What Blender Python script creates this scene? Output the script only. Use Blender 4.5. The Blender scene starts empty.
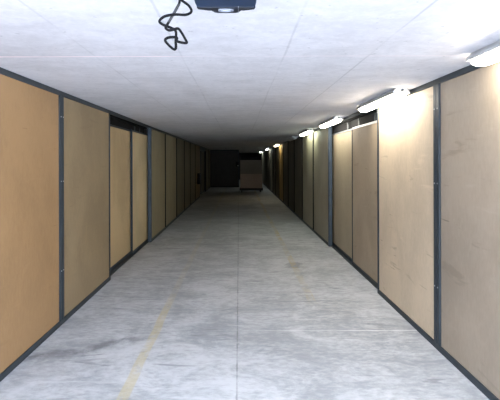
import bpy, bmesh, math, random
from mathutils import Vector, Matrix
random.seed(7)
SC = bpy.context.scene
COL = SC.collection
PI = math.pi

# ------------------------------------------------------------------ layout
H = 2.36            # ceiling height
CAMZ = 1.65
XL, XR = -1.79, 1.721   # faces of the steel rails on the two long walls
Y0 = -0.7           # the open entrance, behind the camera
YB = 24.6           # end wall on the left half
YE = 34.5           # the right half carries on to here
F = 390.0

# ------------------------------------------------------------------ node helpers
def new_mat(name):
    m = bpy.data.materials.new(name); m.use_nodes = True
    nt = m.node_tree; nt.nodes.clear()
    out = nt.nodes.new('ShaderNodeOutputMaterial')
    b = nt.nodes.new('ShaderNodeBsdfPrincipled')
    nt.links.new(b.outputs[0], out.inputs[0])
    return m, nt, b

class G:
    """tiny graph writer"""
    def __init__(s, nt):
        s.nt = nt
        s.co = nt.nodes.new('ShaderNodeTexCoord').outputs['Generated' if nt.nodes.get('Background') else 'Object']
    def put(s, sock, v):
        if isinstance(v, bpy.types.NodeSocket): s.nt.links.new(v, sock)
        else: sock.default_value = v
    def mapping(s, scale=(1,1,1), loc=(0,0,0), rot=(0,0,0), vec=None):
        n = s.nt.nodes.new('ShaderNodeMapping')
        s.put(n.inputs['Vector'], vec or s.co)
        n.inputs['Scale'].default_value = scale; n.inputs['Location'].default_value = loc
        n.inputs['Rotation'].default_value = rot
        return n.outputs[0]
    def noise(s, vec, scale=1, detail=4, rough=.55, dist=0):
        n = s.nt.nodes.new('ShaderNodeTexNoise')
        s.put(n.inputs['Vector'], vec)
        n.inputs['Scale'].default_value = scale; n.inputs['Detail'].default_value = detail
        n.inputs['Roughness'].default_value = rough; n.inputs['Distortion'].default_value = dist
        return n.outputs['Fac']
    def math(s, op, a, b=0.0, clamp=False):
        n = s.nt.nodes.new('ShaderNodeMath'); n.operation = op; n.use_clamp = clamp
        s.put(n.inputs[0], a); s.put(n.inputs[1], b)
        return n.outputs[0]
    def ramp(s, v, a, b, lo=0.0, hi=1.0):
        n = s.nt.nodes.new('ShaderNodeMapRange'); n.interpolation_type = 'SMOOTHSTEP'
        s.put(n.inputs[0], v)
        for i, x in enumerate((a, b, lo, hi)): n.inputs[i+1].default_value = x
        return n.outputs[0]
    def mix(s, f, a, b, mode='MIX'):
        n = s.nt.nodes.new('ShaderNodeMix'); n.data_type = 'RGBA'; n.blend_type = mode
        s.put(n.inputs['Factor'], f)
        for k, v in (('A', a), ('B', b)):
            so = [i for i in n.inputs if i.name == k and i.type == 'RGBA'][0]
            if isinstance(v, bpy.types.NodeSocket): s.nt.links.new(v, so)
            else: so.default_value = (*v, 1) if len(v) == 3 else v
        return [o for o in n.outputs if o.type == 'RGBA'][0]
    def xyz(s, vec=None):
        n = s.nt.nodes.new('ShaderNodeSeparateXYZ'); s.put(n.inputs[0], vec or s.co)
        return n.outputs
    def bump(s, h, strength=.2, dist=.01):
        n = s.nt.nodes.new('ShaderNodeBump'); s.put(n.inputs['Height'], h)
        n.inputs['Strength'].default_value = strength; n.inputs['Distance'].default_value = dist
        return n.outputs[0]
    def line(s, c, pos, hw, soft=.003):
        """1 within hw of coordinate c == pos"""
        d = s.math('ABSOLUTE', s.math('SUBTRACT', c, pos))
        return s.ramp(d, hw, hw+soft, 1, 0)

# ------------------------------------------------------------------ materials
BK = .68
def plain(name, col, rough=.5, metal=0.0, spec=.5):
    m, nt, b = new_mat(name); g = G(nt)
    n = g.noise(g.mapping((9,9,9)), 1, 3)
    c = g.mix(g.ramp(n, .3, .7), tuple(x*.88 for x in col), tuple(min(1, x*1.1) for x in col))
    nt.links.new(c, b.inputs['Base Color'])
    b.inputs['Roughness'].default_value = rough; b.inputs['Metallic'].default_value = metal
    b.inputs['Specular IOR Level'].default_value = spec
    return m

def mat_floor():
    m, nt, b = new_mat('floor_concrete'); g = G(nt)
    x, y, z = g.xyz()
    big = g.noise(g.mapping((.9,.9,1), (2,.3,0)), 1, 5, .6, 1.2)
    mid = g.noise(g.mapping((2.0,3.2,1), (3,1,0), (0,0,.12)), 1, 7, .7, 1.4)
    fine = g.noise(g.mapping((14,26,1)), 1, 5, .7)
    streak = g.noise(g.mapping((1.0,9.0,1), (5,2,0), (0,0,.1)), 1, 4, .6, 1.2)
    v = g.math('ADD', g.math('MULTIPLY', big, .3), g.math('MULTIPLY', mid, .4))
    v = g.math('ADD', v, g.math('MULTIPLY', fine, .3))
    c = g.mix(g.ramp(v, .39, .61), (.27,.285,.30), (.49,.505,.52))
    # light laitance smears and dark dirty streaks, lying across the aisle
    c = g.mix(g.ramp(streak, .60, .72, 0, .42), c, (.56,.57,.58))
    c = g.mix(g.ramp(streak, .40, .31, 0, .5), c, (.13,.135,.145))
    st2 = g.noise(g.mapping((.9,4.2,1), (1.7,8.3,0), (0,0,-.5)), 1, 5, .6, 1.5)
    c = g.mix(g.ramp(st2, .63, .72, 0, .5), c, (.12,.125,.135))
    # sweeping tyre smear from the left, near the first joint
    yy = g.math('SUBTRACT', y, g.math('MULTIPLY', x, .42))
    wob = g.noise(g.mapping((2.3,2.3,1)), 1, 4, .6)
    yy = g.math('ADD', yy, g.math('MULTIPLY', wob, .5))
    sm = g.math('MULTIPLY', g.line(yy, 4.22, .02, .09), g.ramp(x, -.55, -1.2, 0, 1))
    sm = g.math('MULTIPLY', sm, g.ramp(g.noise(g.mapping((7,7,1)),1,5,.7), .35, .6, .2, 1))
    c = g.mix(g.math('MULTIPLY', sm, .7), c, (.10,.105,.115))
    # an oily dark mark beside the worn right-hand line
    dx = g.math('MULTIPLY', g.math('SUBTRACT', x, .86), 1.3); dy = g.math('SUBTRACT', g.math('SUBTRACT', y, 5.75), g.math('MULTIPLY', x, .5))
    d2 = g.math('ADD', g.math('MULTIPLY', dx, dx), g.math('MULTIPLY', dy, dy))
    d2 = g.math('ADD', d2, g.math('MULTIPLY', g.math('SUBTRACT', g.noise(g.mapping((6,6,1)),1,4,.7), .5), .12))
    c = g.mix(g.ramp(d2, .05, .01, 0, .55), c, (.13,.135,.14))
    # worn yellow lines painted along the aisle
    wear = g.noise(g.mapping((9,5,1)), 1, 6, .75)
    wl = g.noise(g.mapping((1.2,.55,1), (4,.6,0)), 1, 2, .5)
    xw = g.math('ADD', x, g.math('MULTIPLY', g.math('SUBTRACT', g.noise(g.mapping((1,1.2,1)),1,2), .5), .04))
    l1 = g.math('MULTIPLY', g.line(xw, -.815, .035, .012), g.ramp(wear, .30, .55, .1, 1))
    l1 = g.math('MULTIPLY', l1, g.ramp(y, 4.2, 4.9, .8, .3))
    l2 = g.math('MULTIPLY', g.line(xw, .86, .04, .015), g.ramp(wear, .38, .58, 0, 1))
    l2 = g.math('MULTIPLY', l2, g.ramp(wl, .42, .55, .25, .75))
    l2 = g.math('MULTIPLY', l2, g.ramp(y, 4.4, 4.8, 0, 1))
    c = g.mix(g.math('MULTIPLY', l1, .62), c, (.48,.40,.19))
    c = g.mix(l2, c, (.42,.34,.16))
    # the sawn joints
    edge = g.noise(g.mapping((40,12,1)), 1, 3, .7)
    xj = g.math('ADD', x, g.math('MULTIPLY', edge, .008))
    j = g.line(xj, -.016, .0045, .004)
    c = g.mix(g.math('MULTIPLY', g.math('MULTIPLY', j, g.ramp(g.noise(g.mapping((3,5,1)),1,4,.7), .38,.6,.3,1)), .5), c, (.08,.085,.09))
    spall = g.math('MULTIPLY', g.line(xj, -.014, .016, .01), g.ramp(edge, .56, .7, 0, .5))
    c = g.mix(spall, c, (.17,.175,.18))
    jt = g.math('MULTIPLY', g.line(y, 3.79, .005, .006), g.ramp(g.noise(g.mapping((2,2,1)),1,4,.6), .35, .55, .3, 1))
    c = g.mix(g.math('MULTIPLY', jt, g.ramp(x, .15, .5, .12, .75)), c, (.66,.67,.67))
    for yj in (7.7, 11.6, 15.5, 19.4):
        c = g.mix(g.math('MULTIPLY', g.line(y, yj, .008, .01), .3), c, (.12,.125,.13))
    nt.links.new(c, b.inputs['Base Color'])
    nt.links.new(g.ramp(v, .35, .65, .48, .72), b.inputs['Roughness'])
    b.inputs['Specular IOR Level'].default_value = .35
    nt.links.new(g.bump(g.math('SUBTRACT', v, g.math('MULTIPLY', j, .5)), .35, .006), b.inputs['Normal'])
    return m

def mat_ceiling():
    m, nt, b = new_mat('ceiling_concrete'); g = G(nt)
    x, y, z = g.xyz()
    big = g.noise(g.mapping((.8,.6,1)), 1, 4, .55, .4)
    mid = g.noise(g.mapping((4,6.5,1), (1,5,0)), 1, 8, .75, .5)
    fine = g.noise(g.mapping((30,30,1)), 1, 4, .7)
    v = g.math('ADD', g.math('MULTIPLY', big, .35), g.math('MULTIPLY', mid, .45))
    v = g.math('ADD', v, g.math('MULTIPLY', fine, .2))
    c = g.mix(g.ramp(v, .36, .62), (.49,.485,.50), (.63,.625,.64))
    speck = g.noise(g.mapping((26,26,1), (9,2,0)), 1, 2, .5)
    c = g.mix(g.ramp(speck, .70, .76, 0, .5), c, (.27,.27,.28))
    xj = g.math('ADD', x, g.math('MULTIPLY', g.noise(g.mapping((2,1.1,1)),1,3), .03))
    js = None
    for p, a in ((-.95,.22), (-.37,.28), (.32,.28), (.89,.38)):
        l = g.math('MULTIPLY', g.line(xj, p, .003, .007), a)
        l = g.math('MULTIPLY', l, g.ramp(g.noise(g.mapping((1,1.3,1),(p,3,0)),1,3), .35, .6, .25, 1))
        js = l if js is None else g.math('MAXIMUM', js, l)
    c = g.mix(js, c, (.22,.22,.23))
    yj = g.math('ADD', y, g.math('MULTIPLY', g.noise(g.mapping((.7,.7,1)),1,2), .03))
    for p, a, w in ((2.66, .95, .006), (5.1, .25, .006), (7.6,.3,.008)):
        l = g.math('MULTIPLY', g.line(yj, p, w, .006), a)
        l = g.math('MULTIPLY', l, g.ramp(g.noise(g.mapping((1.4,1,1),(p,3,0)),1,3), .38, .58, .5 if p < 3 else .05, 1))
        l = g.math('MULTIPLY', l, g.ramp(x, -.55, -.3, 1, .3))
        c = g.mix(l, c, (.90,.74,.74))
    nt.links.new(c, b.inputs['Base Color'])
    b.inputs['Roughness'].default_value = .75
    b.inputs['Specular IOR Level'].default_value = .25
    wave = g.noise(g.mapping((.9,.55,1), (2,2,0)), 1, 2, .5)
    hh = g.math('ADD', g.math('MULTIPLY', v, .25), wave)
    nt.links.new(g.bump(hh, .35, .03), b.inputs['Normal'])
    return m

_n = [0]
def mat_board(col, scuff=.3, tag='board', grime=.25):
    col = (col[0]*BK, col[1]*BK*.975, col[2]*BK*.90)
    _n[0] += 1
    s = _n[0]*3.71
    m, nt, b = new_mat('fibreboard_' + tag); g = G(nt)
    x, y, z = g.xyz()
    big = g.noise(g.mapping((1,1.3,.8), (s,s,0)), 1, 4, .55, .3)
    fine = g.noise(g.mapping((45,45,16), (s,0,s)), 1, 3, .7)
    v = g.math('ADD', g.math('MULTIPLY', big, .75), g.math('MULTIPLY', fine, .25))
    c = g.mix(g.ramp(v, .36, .64), tuple(q*.87 for q in col), tuple(q*1.10 for q in col))
    # horizontal rub marks
    rub = g.noise(g.mapping((1,1.6,9), (s,2*s,0), (.18,0,0)), 1, 4, .6, .6)
    c = g.mix(g.ramp(rub, .62, .74, 0, scuff*.55), c, tuple(min(1,q*1.28+.03) for q in col))
    c = g.mix(g.ramp(rub, .38, .28, 0, scuff), c, tuple(q*.62 for q in col))
    # fine diagonal scratches
    scr = g.noise(g.mapping((1,2.2,34), (s*.7,s,0), (.55,0,0)), 1, 2, .5, .4)
    c = g.mix(g.ramp(scr, .73, .77, 0, scuff*1.4), c, tuple(q*.42 for q in col))
    # dirt kicked up over the foot of the board
    low = g.math('MULTIPLY', g.ramp(z, .5, .05, 0, 1), g.ramp(big, .4, .65))
    c = g.mix(g.math('MULTIPLY', low, grime), c, tuple(q*.62 for q in col))
    nt.links.new(c, b.inputs['Base Color'])
    b.inputs['Roughness'].default_value = .62
    b.inputs['Specular IOR Level'].default_value = .3
    nt.links.new(g.bump(fine, .12, .002), b.inputs['Normal'])
    return m

def mat_emit(name, col, strength):
    m = bpy.data.materials.new(name); m.use_nodes = True
    nt = m.node_tree; nt.nodes.clear()
    out = nt.nodes.new('ShaderNodeOutputMaterial'); e = nt.nodes.new('ShaderNodeEmission')
    e.inputs[0].default_value = (*col, 1); e.inputs[1].default_value = strength
    nt.links.new(e.outputs[0], out.inputs[0])
    return m

M_FLOOR = mat_floor(); M_CEIL = mat_ceiling()
M_STEEL = plain('anthracite_steel', (.032,.041,.049), .5, .1, .3)
M_STEEL_BLUE = plain('blue_grey_steel', (.045,.062,.080), .5, .1, .3)
M_BLACK = plain('black_steel', (.010,.010,.011), .7, 0, .15)
M_ZINC = plain('zinc', (.55,.56,.57), .35, .8)
M_WALL = plain('blockwork', (.22,.21,.20), .9)
M_DARKWALL = plain('dark_shaded_wall', (.035,.033,.03), .85)  # gloom of the far end is put into this wall colour
M_PAVE = plain('outdoor_paving', (.55,.57,.60), .9)
M_CASE = plain('navy_plastic', (.008,.020,.046), .5)
M_CASE_D = plain('dark_plastic', (.006,.009,.016), .5)
M_BADGE = plain('silver_badge', (.20,.21,.235), .5)
M_CABLE = plain('black_cable', (.004,.004,.005), .8, 0, .2)
M_GREYCABLE = plain('grey_strain_relief', (.03,.03,.032), .6)
M_LAMP_BODY = plain('lamp_housing_grey', (.46,.46,.45), .5)
M_CLIP = plain('lamp_clip', (.5,.5,.5), .3, .8)
M_OFF = plain('unlit_diffuser', (.55,.56,.55), .35)
M_RUBBER = plain('rubber', (.012,.012,.012), .7)

# ------------------------------------------------------------------ mesh helpers
def box(bm, x0, x1, y0, y1, z0, z1, bev=0.0, seg=1):
    r = bmesh.ops.create_cube(bm, size=1)
    vs = r['verts']
    for v in vs:
        v.co = Vector(((x0+x1)/2 + v.co.x*(x1-x0), (y0+y1)/2 + v.co.y*(y1-y0), (z0+z1)/2 + v.co.z*(z1-z0)))
    if bev > 0:
        es = list({e for v in vs for e in v.link_edges})
        bmesh.ops.bevel(bm, geom=es, offset=bev, segments=seg, affect='EDGES', profile=.5)
def cyl(bm, c, axis, r, h, n=16, r2=None):
    q = Vector((0,0,1)).rotation_difference(Vector(axis)).to_matrix().to_4x4()
    bmesh.ops.create_cone(bm, cap_ends=True, segments=n, radius1=r, radius2=r if r2 is None else r2,
                          depth=h, matrix=Matrix.Translation(c) @ q)
def prism(bm, pts, y0, y1):
    """outline in x,z pushed along y"""
    a = [bm.verts.new((p[0], y0, p[1])) for p in pts]
    b = [bm.verts.new((p[0], y1, p[1])) for p in pts]
    n = len(pts)
    bm.faces.new(a); bm.faces.new(b[::-1])
    for i in range(n):
        bm.faces.new((a[i], b[i], b[(i+1)%n], a[(i+1)%n]))
    bmesh.ops.recalc_face_normals(bm, faces=bm.faces[:])
def tube(bm, pts, r, n=8, sub=6):
    P = [Vector(p) for p in pts]; Q = []
    for i in range(len(P)-1):
        p0 = P[max(i-1,0)]; p1 = P[i]; p2 = P[i+1]; p3 = P[min(i+2,len(P)-1)]
        for k in range(sub):
            t = k/sub
            Q.append(.5*((2*p1)+(p2-p0)*t+(2*p0-5*p1+4*p2-p3)*t*t+(3*p1-p0-3*p2+p3)*t**3))
    Q.append(P[-1])
    rings = []; up = Vector((0,1,0.01))
    for i, q in enumerate(Q):
        d = (Q[min(i+1,len(Q)-1)]-Q[max(i-1,0)]).normalized()
        a = d.cross(up).normalized(); b = d.cross(a).normalized(); up = -b if (-b).dot(up) > 0 else b
        rings.append([bm.verts.new(q + r*(math.cos(2*PI*k/n)*a + math.sin(2*PI*k/n)*b)) for k in range(n)])
    for i in range(len(rings)-1):
        for k in range(n):
            bm.faces.new((rings[i][k], rings[i][(k+1)%n], rings[i+1][(k+1)%n], rings[i+1][k]))
    bm.faces.new(rings[0][::-1]); bm.faces.new(rings[-1])
    bmesh.ops.recalc_face_normals(bm, faces=bm.faces[:])

def obj(name, bm, mat, parent=None, smooth=False):
    me = bpy.data.meshes.new(name); bm.to_mesh(me); bm.free()
    me.materials.append(mat)
    if smooth:
        for p in me.polygons: p.use_smooth = True
    o = bpy.data.objects.new(name, me); COL.objects.link(o)
    if parent: o.parent = parent
    return o
def bx(name, mat, parent, *a, **k):
    bm = bmesh.new(); box(bm, *a, **k); return obj(name, bm, mat, parent)
def tag(o, label, cat, group=None, kind=None):
    o['label'] = label; o['category'] = cat
    if group: o['group'] = group
    if kind: o['kind'] = kind
    return o
def empty(name, loc, label, cat, group=None, kind=None):
    o = bpy.data.objects.new(name, None); COL.objects.link(o); o.location = loc
    return tag(o, label, cat, group, kind)
def copy_tree(o, parent=None):
    c = o.copy(); COL.objects.link(c); c.parent = parent
    for ch in o.children: copy_tree(ch, c)
    return c
def struct(name, mat, label, cat, *a, **k):
    o = bx(name, mat, None, *a, **k); return tag(o, label, cat, None, 'structure')

# ------------------------------------------------------------------ the shell
struct('floor', M_FLOOR, 'grey concrete aisle floor with centre joint and worn yellow lines', 'floor',
       -2.25, 2.1, Y0, YE+.2, -.2, 0)
struct('ceiling', M_CEIL, 'pale board-marked concrete ceiling over the aisle', 'ceiling',
       -2.25, 2.1, Y0, YE+.2, H, H+.25)
struct('wall_left', M_WALL, 'block wall behind the panels of the left side', 'wall',
       -2.25, -2.0, Y0, YE+.2, 0, H)
struct('wall_right', M_WALL, 'block wall behind the panels of the right side', 'wall',
       1.9, 2.1, Y0, YE+.2, 0, H)
struct('wall_end', M_DARKWALL, 'dark end wall closing the left half of the aisle', 'wall',
       -2.0, -.03, YB, YB+.2, 0, H)
struct('wall_side', M_DARKWALL, 'side wall of the narrow passage past the end wall', 'wall',
       -.23, -.03, YB+.2, YE, 0, H)
struct('wall_back', M_DARKWALL, 'dark wall at the very end of the passage', 'wall',
       -.23, 1.9, YE, YE+.2, 0, H)
struct('ground', M_PAVE, 'paved yard outside the entrance', 'ground', -40, 40, -60, Y0, -.25, -.02)

tn = [0]
def trim(mat, label, *a, **k):
    tn[0] += 1
    return struct('trim_%d' % tn[0], mat, label, 'trim', *a, **k)
bn = {}
def base(side, mat, label, *a, **k):
    bn[side] = bn.get(side, 0) + 1
    nm = 'baseboard_' + side
    o = bx(nm, mat, None, *a, **k); return tag(o, label, 'baseboard', None, 'structure')

# ------------------------------------------------------------------ wall panels, posts, rails
BT = .018
G_FARL = 'dark panels far down the left wall'; G_FARR = 'dark panels far down the right wall'
def panel(side, y0, y1, mat, label, group=None, z0=.052, z1=H-.047, off=.012):
    """one board between rails; origin at its foot"""
    f = (XL - off) if side < 0 else (XR + off)
    bm = bmesh.new()
    w = (y1-y0)/2
    x0, x1 = (-BT, 0) if side < 0 else (0, BT)
    box(bm, x0, x1, -w, w, 0, z1-z0, bev=.0015)
    o = obj('wall_panel', bm, mat)
    o.location = (f, (y0+y1)/2, z0)
    return tag(o, label, 'wall panel', group)

def post(side, y, w, label, group=None, screws=0, mat=M_STEEL, depth=.03):
    """upright made of two rolled channels back to back"""
    f = XL if side < 0 else XR
    s = 1 if side < 0 else -1
    e = empty('steel_post', (f, y, .0), label, 'post', group)
    bm = bmesh.new()
    h0, h1 = .052, H-.047
    for k in (-1, 1):
        ya, yb = sorted((k*.003, k*w/2))
        x0, x1 = sorted((-s*depth, s*.004))
        box(bm, x0, x1, ya, yb, h0, h1, bev=.003, seg=2)
    obj('channel', bm, mat, e)
    if screws:
        for z in (.55, 1.45, 2.1)[:screws]:
            for k in (-1, 1):
                b2 = bmesh.new(); cyl(b2, (s*.0055, k*w*.27, z), (1,0,0), .006, .004, 10)
                obj('screw', b2, M_ZINC, e)
    return e

def rails(side, y0, y1, name_side):
    f = XL if side < 0 else XR
    x0, x1 = (f-.045, f) if side < 0 else (f, f+.045)
    trim(M_STEEL, 'dark steel ceiling rail along the %s panels' % name_side, x0, x1, y0, y1, H-.047, H, bev=.002)
    base(name_side, M_STEEL, 'dark steel floor rail under the %s panels' % name_side, x0, x1, y0, y1, 0, .052, bev=.002)

# --- left wall: 2.5 | 3.98 | 5.43 (doorway) 7.82 | 9.5 | ...
rails(-1, Y0, 5.43, 'left')
LB = dict(
 a=mat_board((.50,.315,.165), .22, 'orange'),
 b=mat_board((.41,.315,.20), .22, 'greyed'),
 c=mat_board((.74,.57,.35), .15, 'door_tan'),
 d=mat_board((.80,.65,.42), .12, 'door_pale'),
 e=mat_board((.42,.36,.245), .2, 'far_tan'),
 f=mat_board((.22,.19,.13), .2, 'far_shade'))  # board tone darkened to paint in the shade deep down the aisle
panel(-1, Y0+.02, 2.46, LB['a'], 'orange-tan panel beside the entrance on the left')
panel(-1, 2.54, 3.90, LB['a'], 'large orange-tan wall panel nearest on the left edge of the photo')
panel(-1, 3.98, 5.40, LB['b'], 'greyish tan wall panel between the left steel post and the left doorway')
post(-1, 2.50, .08, 'dark steel post beside the entrance on the left')
post(-1, 3.94, .085, 'dark steel post between the orange-tan and greyish left panels', screws=3)
trim(M_STEEL, 'edge strip at the near side of the left doorway', XL-.14, XL, 5.40, 5.425, 0, H, bev=.002)

def jamb(side, y, w, depth, label, mat=M_STEEL_BLUE):
    f = XL if side < 0 else XR
    x0, x1 = (f-depth, f+.004) if side < 0 else (f-.004, f+depth)
    trim(mat, label, x0, x1, y, y+w, 0, H, bev=.003)

dn = [0]
def door(side, y0, y1, face, mat, label, top=2.17, cap_mat=M_STEEL):
    """sliding leaf: board in a steel frame, face = x of its front"""
    dn[0] += 1
    s = 1 if side < 0 else -1      # towards the aisle
    e = empty('door_%d' % dn[0], (face, (y0+y1)/2, 0), label, 'sliding door', None, 'structure')
    w = (y1-y0)/2
    def X(a, b): return tuple(sorted((a*s, b*s)))
    bx('board', mat, e, *X(-.03, -.008), -w+.02, w-.02, .06, top-.03)
    bx('stile', M_STEEL, e, *X(-.035, 0), -w, -w+.022, .015, top, bev=.002)
    bx('stile', M_STEEL, e, *X(-.035, 0), w-.022, w, .015, top, bev=.002)
    bx('top_rail', cap_mat, e, *X(-.035, 0), -w+.022, w-.022, top-.03, top, bev=.002)
    bx('bottom_rail', M_STEEL, e, *X(-.035, 0), -w+.022, w-.022, .012, .062, bev=.002)
    return e
def track(side, y0, y1, face, label, hang):
    s = 1 if side < 0 else -1
    e = empty('door_track', (face, 0, H), label, 'door track')
    bm = bmesh.new()
    x0, x1 = sorted((-.05*s, .02*s))
    box(bm, x0, x1, y0, y1, -.055, 0)
    box(bm, *sorted((-.045*s, -.039*s)), y0, y1, -.188, -.055)
    obj('channel', bm, M_BLACK, e)
    for y in hang:
        b2 = bmesh.new()
        box(b2, *sorted((-.012*s, -.006*s)), y-.03, y+.03, -.19, -.085, bev=.002)
        cyl(b2, (-.009*s, y, -.088), (1,0,0), .018, .016, 12)
        obj('roller_hanger', b2, M_STEEL, e)
    return e

door(-1, 5.44, 6.93, XL-.125, LB['c'], 'tan sliding door leaf, the near one of the left doorway', 2.205)
door(-1, 6.86, 8.20, XL-.085, LB['d'], 'paler yellowish sliding door leaf, the far one of the left doorway', 2.205)
track(-1, 5.44, 7.93, XL-.10, 'black sliding track above the two left door leaves', (7.1, 7.45))
trim(M_STEEL, 'dark header rail over the left doorway', XL-.03, XL, 5.43, 7.93, H-.047, H)
base('left', M_STEEL, 'floor track under the left doorway doors', XL-.17, XL-.06, 5.43, 8.2, 0, .012)
jamb(-1, 7.93, .05, .068, 'blue-grey steel jamb at the far side of the left doorway')
rails(-1, 7.98, 17.9, 'left')

yl = [7.98, 9.5, 11.2, 12.8, 14.35, 16.0, 17.9]
labs = ['dim tan wall panel just past the blue-grey jamb of the left doorway',
        'darker tan panel, second past the left doorway',
        'dark olive panel, third past the left doorway'] 
for i in range(6):
    y0, y1 = yl[i], yl[i+1]
    far = i >= 3
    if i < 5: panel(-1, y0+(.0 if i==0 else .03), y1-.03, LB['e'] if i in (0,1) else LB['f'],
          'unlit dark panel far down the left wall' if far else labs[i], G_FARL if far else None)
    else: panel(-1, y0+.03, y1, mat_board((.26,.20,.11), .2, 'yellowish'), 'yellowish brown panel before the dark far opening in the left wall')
    if i < 5: post(-1, y1, .055, ['thin dark post between first and second dim left panels past the doorway',
        'thin dark post after the second dim left panel past the doorway',
        'thin dark post, third past the left doorway'][i] if i < 3 else 'thin black post far down the left wall',
        'black posts far down the left wall' if far else None, mat=M_BLACK)
# far recess with dark leaves
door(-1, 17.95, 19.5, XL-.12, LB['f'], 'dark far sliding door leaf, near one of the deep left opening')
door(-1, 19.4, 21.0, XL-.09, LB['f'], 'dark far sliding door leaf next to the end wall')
trim(M_STEEL, 'header rail over the far left opening', XL-.03, XL, 17.9, 21.0, H-.18, H)
jamb(-1, 21.0, .05, .068, 'dark jamb beyond the far left opening', M_BLACK)
rails(-1, 21.06, YB, 'left')
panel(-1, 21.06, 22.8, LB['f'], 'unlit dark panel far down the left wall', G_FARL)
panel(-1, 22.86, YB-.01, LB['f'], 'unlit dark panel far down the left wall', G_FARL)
post(-1, 22.83, .055, 'thin black post far down the left wall', 'black posts far down the left wall', mat=M_BLACK)
wb = empty('wall_box', (XL-.01, 16.95, .66), 'small dark box fixed low on the yellowish far left panel', 'box')
bx('case', M_BLACK, wb, 0, .11, -.22, .22, 0, .46, bev=.01)
bx('lid', M_CASE_D, wb, .11, .118, -.2, .2, .02, .44, bev=.003)

# --- right wall
RB = dict(
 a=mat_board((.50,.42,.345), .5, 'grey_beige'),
 b=mat_board((.88,.73,.56), .6, 'warm_beige', .15),
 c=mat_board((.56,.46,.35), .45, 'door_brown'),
 d=mat_board((.60,.52,.39), .25, 'door_beige'),
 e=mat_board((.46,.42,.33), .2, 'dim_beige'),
 f=mat_board((.22,.195,.15), .2, 'far_shaded'))  # far boards given a darker colour in place of the deep shade
rails(1, Y0, 4.86, 'right')
panel(1, Y0+.02, 1.86, RB['a'], 'grey-beige panel beside the entrance on the right')
panel(1, 1.94, 3.35, RB['a'], 'large grey-beige wall panel nearest on the right edge of the photo')
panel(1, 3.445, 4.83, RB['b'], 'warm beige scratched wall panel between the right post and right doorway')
post(1, 1.90, .08, 'dark steel post beside the entrance on the right')
post(1, 3.40, .095, 'wide dark steel post between the two nearest right wall panels', screws=3)
trim(M_STEEL, 'edge strip at the near side of the right doorway', XR, XR+.10, 4.835, 4.86, 0, H, bev=.002)
door(1, 4.87, 6.17, XR+.062, RB['c'], 'brownish beige sliding door leaf, the near one of the right doorway', cap_mat=M_ZINC)
door(1, 6.08, 7.75, XR+.10, RB['d'], 'lighter beige sliding door leaf, the far one of the right doorway', cap_mat=M_ZINC)
track(1, 4.87, 7.48, XR+.085, 'black sliding track above the two right door leaves', (5.2, 5.9, 6.5))
trim(M_STEEL, 'dark header rail over the right doorway', XR, XR+.03, 4.86, 7.48, H-.047, H)
base('right', M_STEEL, 'floor track under the right doorway doors', XR+.05, XR+.15, 4.86, 7.75, 0, .012)
jamb(1, 7.48, .05, .066, 'blue-grey steel jamb at the far side of the right doorway')
rails(1, 7.53, YE, 'right')
yr = [7.53, 9.07, 10.65, 12.2, 13.7, 15.2, 16.8, 18.4, 20.0, 21.6, 23.2, 24.8, 26.4, 28.0, 29.6, 31.2, 32.8, YE]
PALE_LAMPLIT = mat_board((.62,.60,.52), .2, 'pale')  # paler board colour paints in the streaks of light from the far lamps
rl = ['beige wall panel just past the right doorway, lit by the greenish lamp',
      'grey-green panel with a bright top, second past the right doorway',
      'dark panel after the two lamp-lit ones past the right doorway',
      'dark panel beneath the unlit ceiling lamp']
for i in range(len(yr)-1):
    y0, y1 = yr[i], yr[i+1]
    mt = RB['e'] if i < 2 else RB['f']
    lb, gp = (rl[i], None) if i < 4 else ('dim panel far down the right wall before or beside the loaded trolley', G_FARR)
    if i == 5: mt, lb, gp = mat_board((.55,.40,.17), .2, 'amber'), 'far panel with an amber lamp-lit streak on the right wall', None  # amber board colour stands in for the warm lamp light on the wall
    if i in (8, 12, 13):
        mt = PALE_LAMPLIT; gp = None if i == 8 else 'pale panels behind the trolley'
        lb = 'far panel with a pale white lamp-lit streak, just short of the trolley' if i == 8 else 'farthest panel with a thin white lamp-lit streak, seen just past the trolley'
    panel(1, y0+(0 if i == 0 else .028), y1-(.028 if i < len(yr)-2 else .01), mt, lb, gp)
    if i < len(yr)-2:
        post(1, y1, .055, 'thin dark post crossing the greenish lamp glow on the right wall' if i == 0 else
             'thin dark post, second past the right doorway' if i == 1 else 'thin black post far down the right wall',
             'black posts far down the right wall' if i > 1 else None, mat=M_BLACK)

# end wall steelwork
trim(M_BLACK, 'dark floor rail along the end wall', XL, -.03, YB-.03, YB, 0, .08)
trim(M_BLACK, 'dark ceiling rail along the end wall', XL, -.03, YB-.03, YB, H-.06, H)
trim(M_STEEL, 'dark corner post at the free end of the end wall', -.06, 0, YB-.03, YB+.2, 0, H)
sb = empty('end_wall_box', (-.12, YB-.03, 1.3), 'tiny dark box mounted at the free end of the end wall', 'box')  # small dark box, not known to be a switch
bx('case', M_BLACK, sb, -.09, .09, -.08, 0, 0, .3, bev=.01)
bx('button', M_LAMP_BODY, sb, .02, .08, -.09, -.08, .03, .09, bev=.004)

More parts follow.
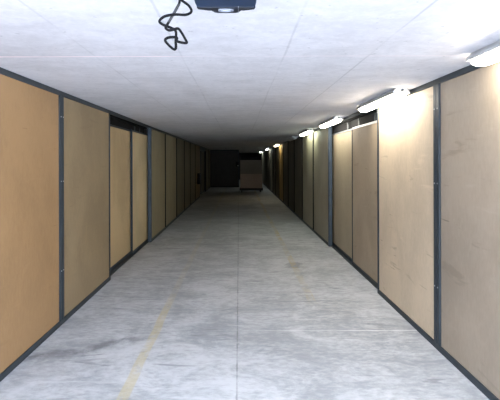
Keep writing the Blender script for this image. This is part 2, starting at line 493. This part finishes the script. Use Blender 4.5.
# ------------------------------------------------------------------ batten lamps along the right wall
LX = 1.59
def make_lamp(y_far, emat, label, group, cat='ceiling lamp', lit=True):
    L = 1.22
    e = empty('ceiling_lamp', (LX, y_far-L/2, H), label, cat, group)
    # housing: shallow tray, trapezoid section with rounded ends
    bm = bmesh.new()
    prism(bm, [(-.05,0), (.05,0), (.083,-.036), (.085,-.055), (.060,-.052), (-.060,-.052), (-.085,-.055), (-.083,-.036)], -L/2+.012, L/2-.012)
    obj('housing', bm, M_LAMP_BODY, e)
    # diffuser: half-round trough with rounded ends
    bm = bmesh.new()
    n = 12; rings = []
    for (yy, k) in ((-L/2, .35), (-L/2+.008, .62), (-L/2+.03, .88), (-L/2+.07, 1), (L/2-.07, 1), (L/2-.03, .88), (L/2-.008, .62), (L/2, .35)):
        ring = []
        for j in range(n+1):
            a = PI*j/n
            px = math.cos(a); pz = math.sin(a)
            px = math.copysign(abs(px)**.7, px); pz = pz**.8
            ring.append(bm.verts.new((.058*px*(.55+.45*k), yy, -.050-.044*pz*k)))
        rings.append(ring)
    for a, b in zip(rings, rings[1:]):
        for j in range(n):
            bm.faces.new((a[j], a[j+1], b[j+1], b[j]))
        bm.faces.new((a[0], b[0], b[n], a[n]))
    bm.faces.new(rings[0]); bm.faces.new(rings[-1][::-1])
    bmesh.ops.recalc_face_normals(bm, faces=bm.faces[:])
    obj('diffuser', bm, emat, e, smooth=True)
    for yy in (-.42, .0, .42):
        for s in (-1, 1):
            bm = bmesh.new(); box(bm, *sorted((s*.083, s*.089)), yy-.012, yy+.012, -.060, -.034, bev=.002)
            obj('clip', bm, M_CLIP, e)
    bm = bmesh.new(); cyl(bm, (0, -L/2-.004, -.026), (0,1,0), .012, .036, 12)
    obj('cable_gland', bm, M_CASE_D, e)
    return e
WARM = (1.0, .93, .80); GREEN = (.93, 1.0, .80)
LS = 38.0
E_W = mat_emit('lamp_warm', WARM, LS); E_G = mat_emit('lamp_greenish', GREEN, LS*.5); E_C = mat_emit('lamp_cool', (.95,1,.9), LS*.3)
E_W3 = mat_emit('lamp_warm_dim', WARM, LS*.7); E_A = mat_emit('lamp_amber', (1,.85,.55), LS*.3)
FARS = [2.60+2.42*k for k in range(13)]
for k, em, lb in (
    (0, E_W, 'brightly lit batten lamp cut by the right edge of the photo'),
    (1, E_W, 'lit batten lamp above the warm beige panel by the right doorway'),
    (2, E_W3, 'lit batten lamp over the far leaf of the right doorway'),
    (3, E_G, 'lit greenish-white batten lamp just past the right doorway'),
    (4, M_OFF, 'unlit batten lamp hanging dark between lit lamps'),
    (6, E_A, 'small distant lit batten lamp, nearest of the far three'),
    (8, E_C, 'small distant lit batten lamp, middle of the far three'),
    (11, E_C, 'farthest lit batten lamp above the loaded trolley')):
    make_lamp(FARS[k] + (.6 if k == 8 else 0), em, lb, 'batten lamps along the right of the ceiling')

# ------------------------------------------------------------------ door operator under the ceiling
op = empty('ceiling_door_opener', (-.046, 1.50, H), 'navy garage door opener with oval silver badge hanging from the ceiling', 'door opener')
def slab(bm, pts, z0, z1):
    a = [bm.verts.new((p[0], p[1], z0)) for p in pts]; b = [bm.verts.new((p[0], p[1], z1)) for p in pts]
    n = len(pts); bm.faces.new(a); bm.faces.new(b[::-1])
    for i in range(n): bm.faces.new((a[i], b[i], b[(i+1)%n], a[(i+1)%n]))
    bmesh.ops.recalc_face_normals(bm, faces=bm.faces[:])
zb = -.140
plan = [(-.117,-.30), (.117,-.30), (.117,-.08), (.113,-.042), (.104,-.034), (.065,-.022), (.056,-.026), (.046,-.004), (.035,-.001), (-.034,0),
        (-.046,-.006), (-.056,-.024), (-.066,-.022), (-.104,-.036), (-.113,-.044), (-.117,-.08)]
bm = bmesh.new(); slab(bm, [(p[0]*.95-.001, p[1]) for p in plan], zb, -.02)
bmesh.ops.bevel(bm, geom=[e for e in bm.edges if all(abs(v.co.z-zb) < 1e-5 for v in e.verts)], offset=.005, segments=2, affect='EDGES')
obj('casing', bm, M_CASE, op)
bm = bmesh.new()
slab(bm, [(-.108,-.060), (.108,-.060), (.104,-.043), (.065,-.031), (.056,-.033), (.044,-.012), (.034,-.008), (-.034,-.008), (-.045,-.013), (-.056,-.032), (-.066,-.031), (-.104,-.045)], zb-.004, zb+.003)
obj('end_fascia', bm, M_CASE_D, op)
bm = bmesh.new(); cyl(bm, (0,0,0), (0,0,1), 1, 1, 32)
for v in bm.verts: v.co = Vector((v.co.x*.029-.002, v.co.y*.012-.040, v.co.z*.005+zb-.0055))
obj('badge', bm, M_BADGE, op)
bm = bmesh.new(); cyl(bm, (0,0,0), (0,0,1), 1, 1, 32)
for v in bm.verts: v.co = Vector((v.co.x*.018-.002, v.co.y*.006-.040, v.co.z*.002+zb-.009))
obj('badge_inlay', bm, plain('badge_grey', (.36,.38,.42), .3), op)
bx('seam', M_BADGE, op, .044, .046, -.075, -.012, zb-.006, zb-.003)
for sx in (-.08, .08):
    bx('ceiling_bracket', M_STEEL, op, sx-.012, sx+.012, -.2, -.1, -.02, 0)

# ------------------------------------------------------------------ tangled cable hanging beside it
def pp(cx, cy, d=0.0):
    """a point of the cable, hanging in a plane 1.5 m down the aisle"""
    ix = 160 + cx/7.7; iy = cy/7.7
    Y = 1.50 + d
    return ((ix-239)*1.5/F, Y, CAMZ + (161-iy)*1.5/F)
pts = [pp(120,-140,0), pp(130,-60,0), pp(165,-5,0), pp(222,35,.01), pp(240,72,.02), pp(200,105,.01), pp(120,120,-.012), pp(45,140,-.02), pp(3,168,-.01),
       pp(25,188,0), pp(85,212,.0), pp(122,236,.006), pp(120,300,.012), pp(120,366,.01), pp(98,372,0), pp(48,322,-.01), pp(60,297,-.008),
       pp(100,290,-.008), pp(136,296,-.01), pp(134,318,-.008), pp(170,327,0), pp(206,322,.01), pp(192,290,.008), pp(165,245,0), pp(145,225,-.008), pp(120,232,-.012),
       pp(75,236,-.006), pp(46,212,0), pp(60,178,.006), pp(100,105,.01), pp(146,22,.01), pp(150,-30,.01), pp(140,-140,.01)]
ck = empty('hanging_cable', pts[0][:2] + (H,), 'black tangled cable hanging in loops from the ceiling left of the opener', 'cable')
off = Vector(ck.location)
bm = bmesh.new(); tube(bm, [Vector(p)-off for p in pts], .0052, 8, 6)
obj('cord', bm, M_CABLE, ck, smooth=True)
bm = bmesh.new(); tube(bm, [Vector(pp(*p))-off for p in ((147,22,.01), (128,56,.01), (101,104,.01), (66,168,.006))], .0056, 8, 5)
obj('sleeve', bm, M_GREYCABLE, ck, smooth=True)
bm = bmesh.new(); cyl(bm, (.006, .004, -.008), (0,0,1), .03, .016, 20)
obj('ceiling_rose', bm, M_CASE_D, ck)

# ------------------------------------------------------------------ far trolley with its load
TY = 20.4
tr = empty('flatbed_trolley', (.64, TY+.45, 0), 'dark wheeled flatbed trolley standing at the far end', 'trolley')
bx('deck', M_BLACK, tr, -.60, .60, -.42, .42, .10, .22, bev=.008)
bx('bumper', M_RUBBER, tr, -.61, .61, -.44, -.42, .095, .225, bev=.004)
for sx in (-.5, .5):
    for sy in (-.32, .32):
        bm = bmesh.new(); cyl(bm, (sx, sy, .045), (1,0,0), .045, .04, 20)
        w = obj('wheel', bm, M_RUBBER, tr)
        bm = bmesh.new()
        box(bm, sx-.03, sx-.024, sy-.02, sy+.02, .05, .101); box(bm, sx+.024, sx+.03, sy-.02, sy+.02, .05, .101)
        box(bm, sx-.03, sx+.03, sy-.025, sy+.025, .09, .101)
        obj('caster_fork', bm, M_BLACK, tr)
def crate(z0, z1, col, label, w=.575):
    e = empty('wooden_crate', (.64, TY+.42, z0), label, 'crate', 'crates stacked on the trolley')
    h = z1-z0
    m = mat_board(col, .4, 'crate')
    bx('shell', m, e, -w+.012, w-.012, -.36, .36, 0, h)
    for s in (-1, 1):
        bx('batten', m, e, *sorted((s*w, s*(w-.07))), -.385, -.36, 0, h, bev=.004)
    bx('batten', m, e, -w+.07, w-.07, -.38, -.36, 0, .07, bev=.004)
    bx('batten', m, e, -w+.07, w-.07, -.38, -.36, h-.07, h, bev=.004)
    return e
crate(.222, .97, (.50,.39,.31), 'reddish brown crate sitting directly on the trolley deck')
crate(.97, 1.70, (.28,.25,.21), 'greyish brown crate stacked on top of the reddish one')
bt = empty('storage_box', (.64, TY+.42, 1.70), 'black low box topping the stack of crates', 'box')
bx('tub', M_BLACK, bt, -.56, .56, -.33, .33, 0, .19, bev=.02)
bx('lid', M_BLACK, bt, -.58, .58, -.35, .35, .19, .22, bev=.008)

# ------------------------------------------------------------------ light
w = bpy.data.worlds.new('sky'); SC.world = w; w.use_nodes = True
nt = w.node_tree; bg = nt.nodes['Background']
g = G(nt); zz = g.xyz()[2]          # bright sky, with an added dark horizon band so daylight fades down the aisle
nt.links.new(g.mix(g.ramp(zz, .05, .42), (.05,.055,.06), (.69,.80,1.0)), bg.inputs[0])
bg.inputs[1].default_value = 23.0
pl = bpy.data.lights.new('entrance_portal', 'AREA'); pl.shape = 'RECTANGLE'; pl.size = 3.9; pl.size_y = H
pl.cycles.is_portal = True
po = bpy.data.objects.new('entrance_portal', pl); COL.objects.link(po)
po.location = (-.03, Y0, H/2); po.rotation_euler = (math.radians(90), 0, 0)   # shines towards +y
sl = bpy.data.lights.new('sun', 'SUN'); sl.energy = 13.0; sl.angle = math.radians(1); sl.color = (1,.98,.95)
so = bpy.data.objects.new('sun', sl); COL.objects.link(so)
so.rotation_euler = Vector((.45,-.35,-.8)).to_track_quat('-Z','Y').to_euler()

# ------------------------------------------------------------------ camera
cd = bpy.data.cameras.new('camera'); cam = bpy.data.objects.new('camera', cd); COL.objects.link(cam)
cam.location = (0, 0, CAMZ); cam.rotation_euler = (math.radians(90), math.radians(.15), 0)
cd.sensor_width = 36; cd.lens = F/500*36
cd.shift_x = 11/500; cd.shift_y = -39/500
cd.clip_start = .05; cd.clip_end = 200
SC.camera = cam
vs = SC.view_settings
SC.display_settings.display_device = 'sRGB'
vs.view_transform = 'Standard'; vs.look = 'None'; vs.gamma = 1; vs.use_curve_mapping = False
vs.exposure = 0.32
SC.cycles.max_bounces = 10; SC.cycles.diffuse_bounces = 8
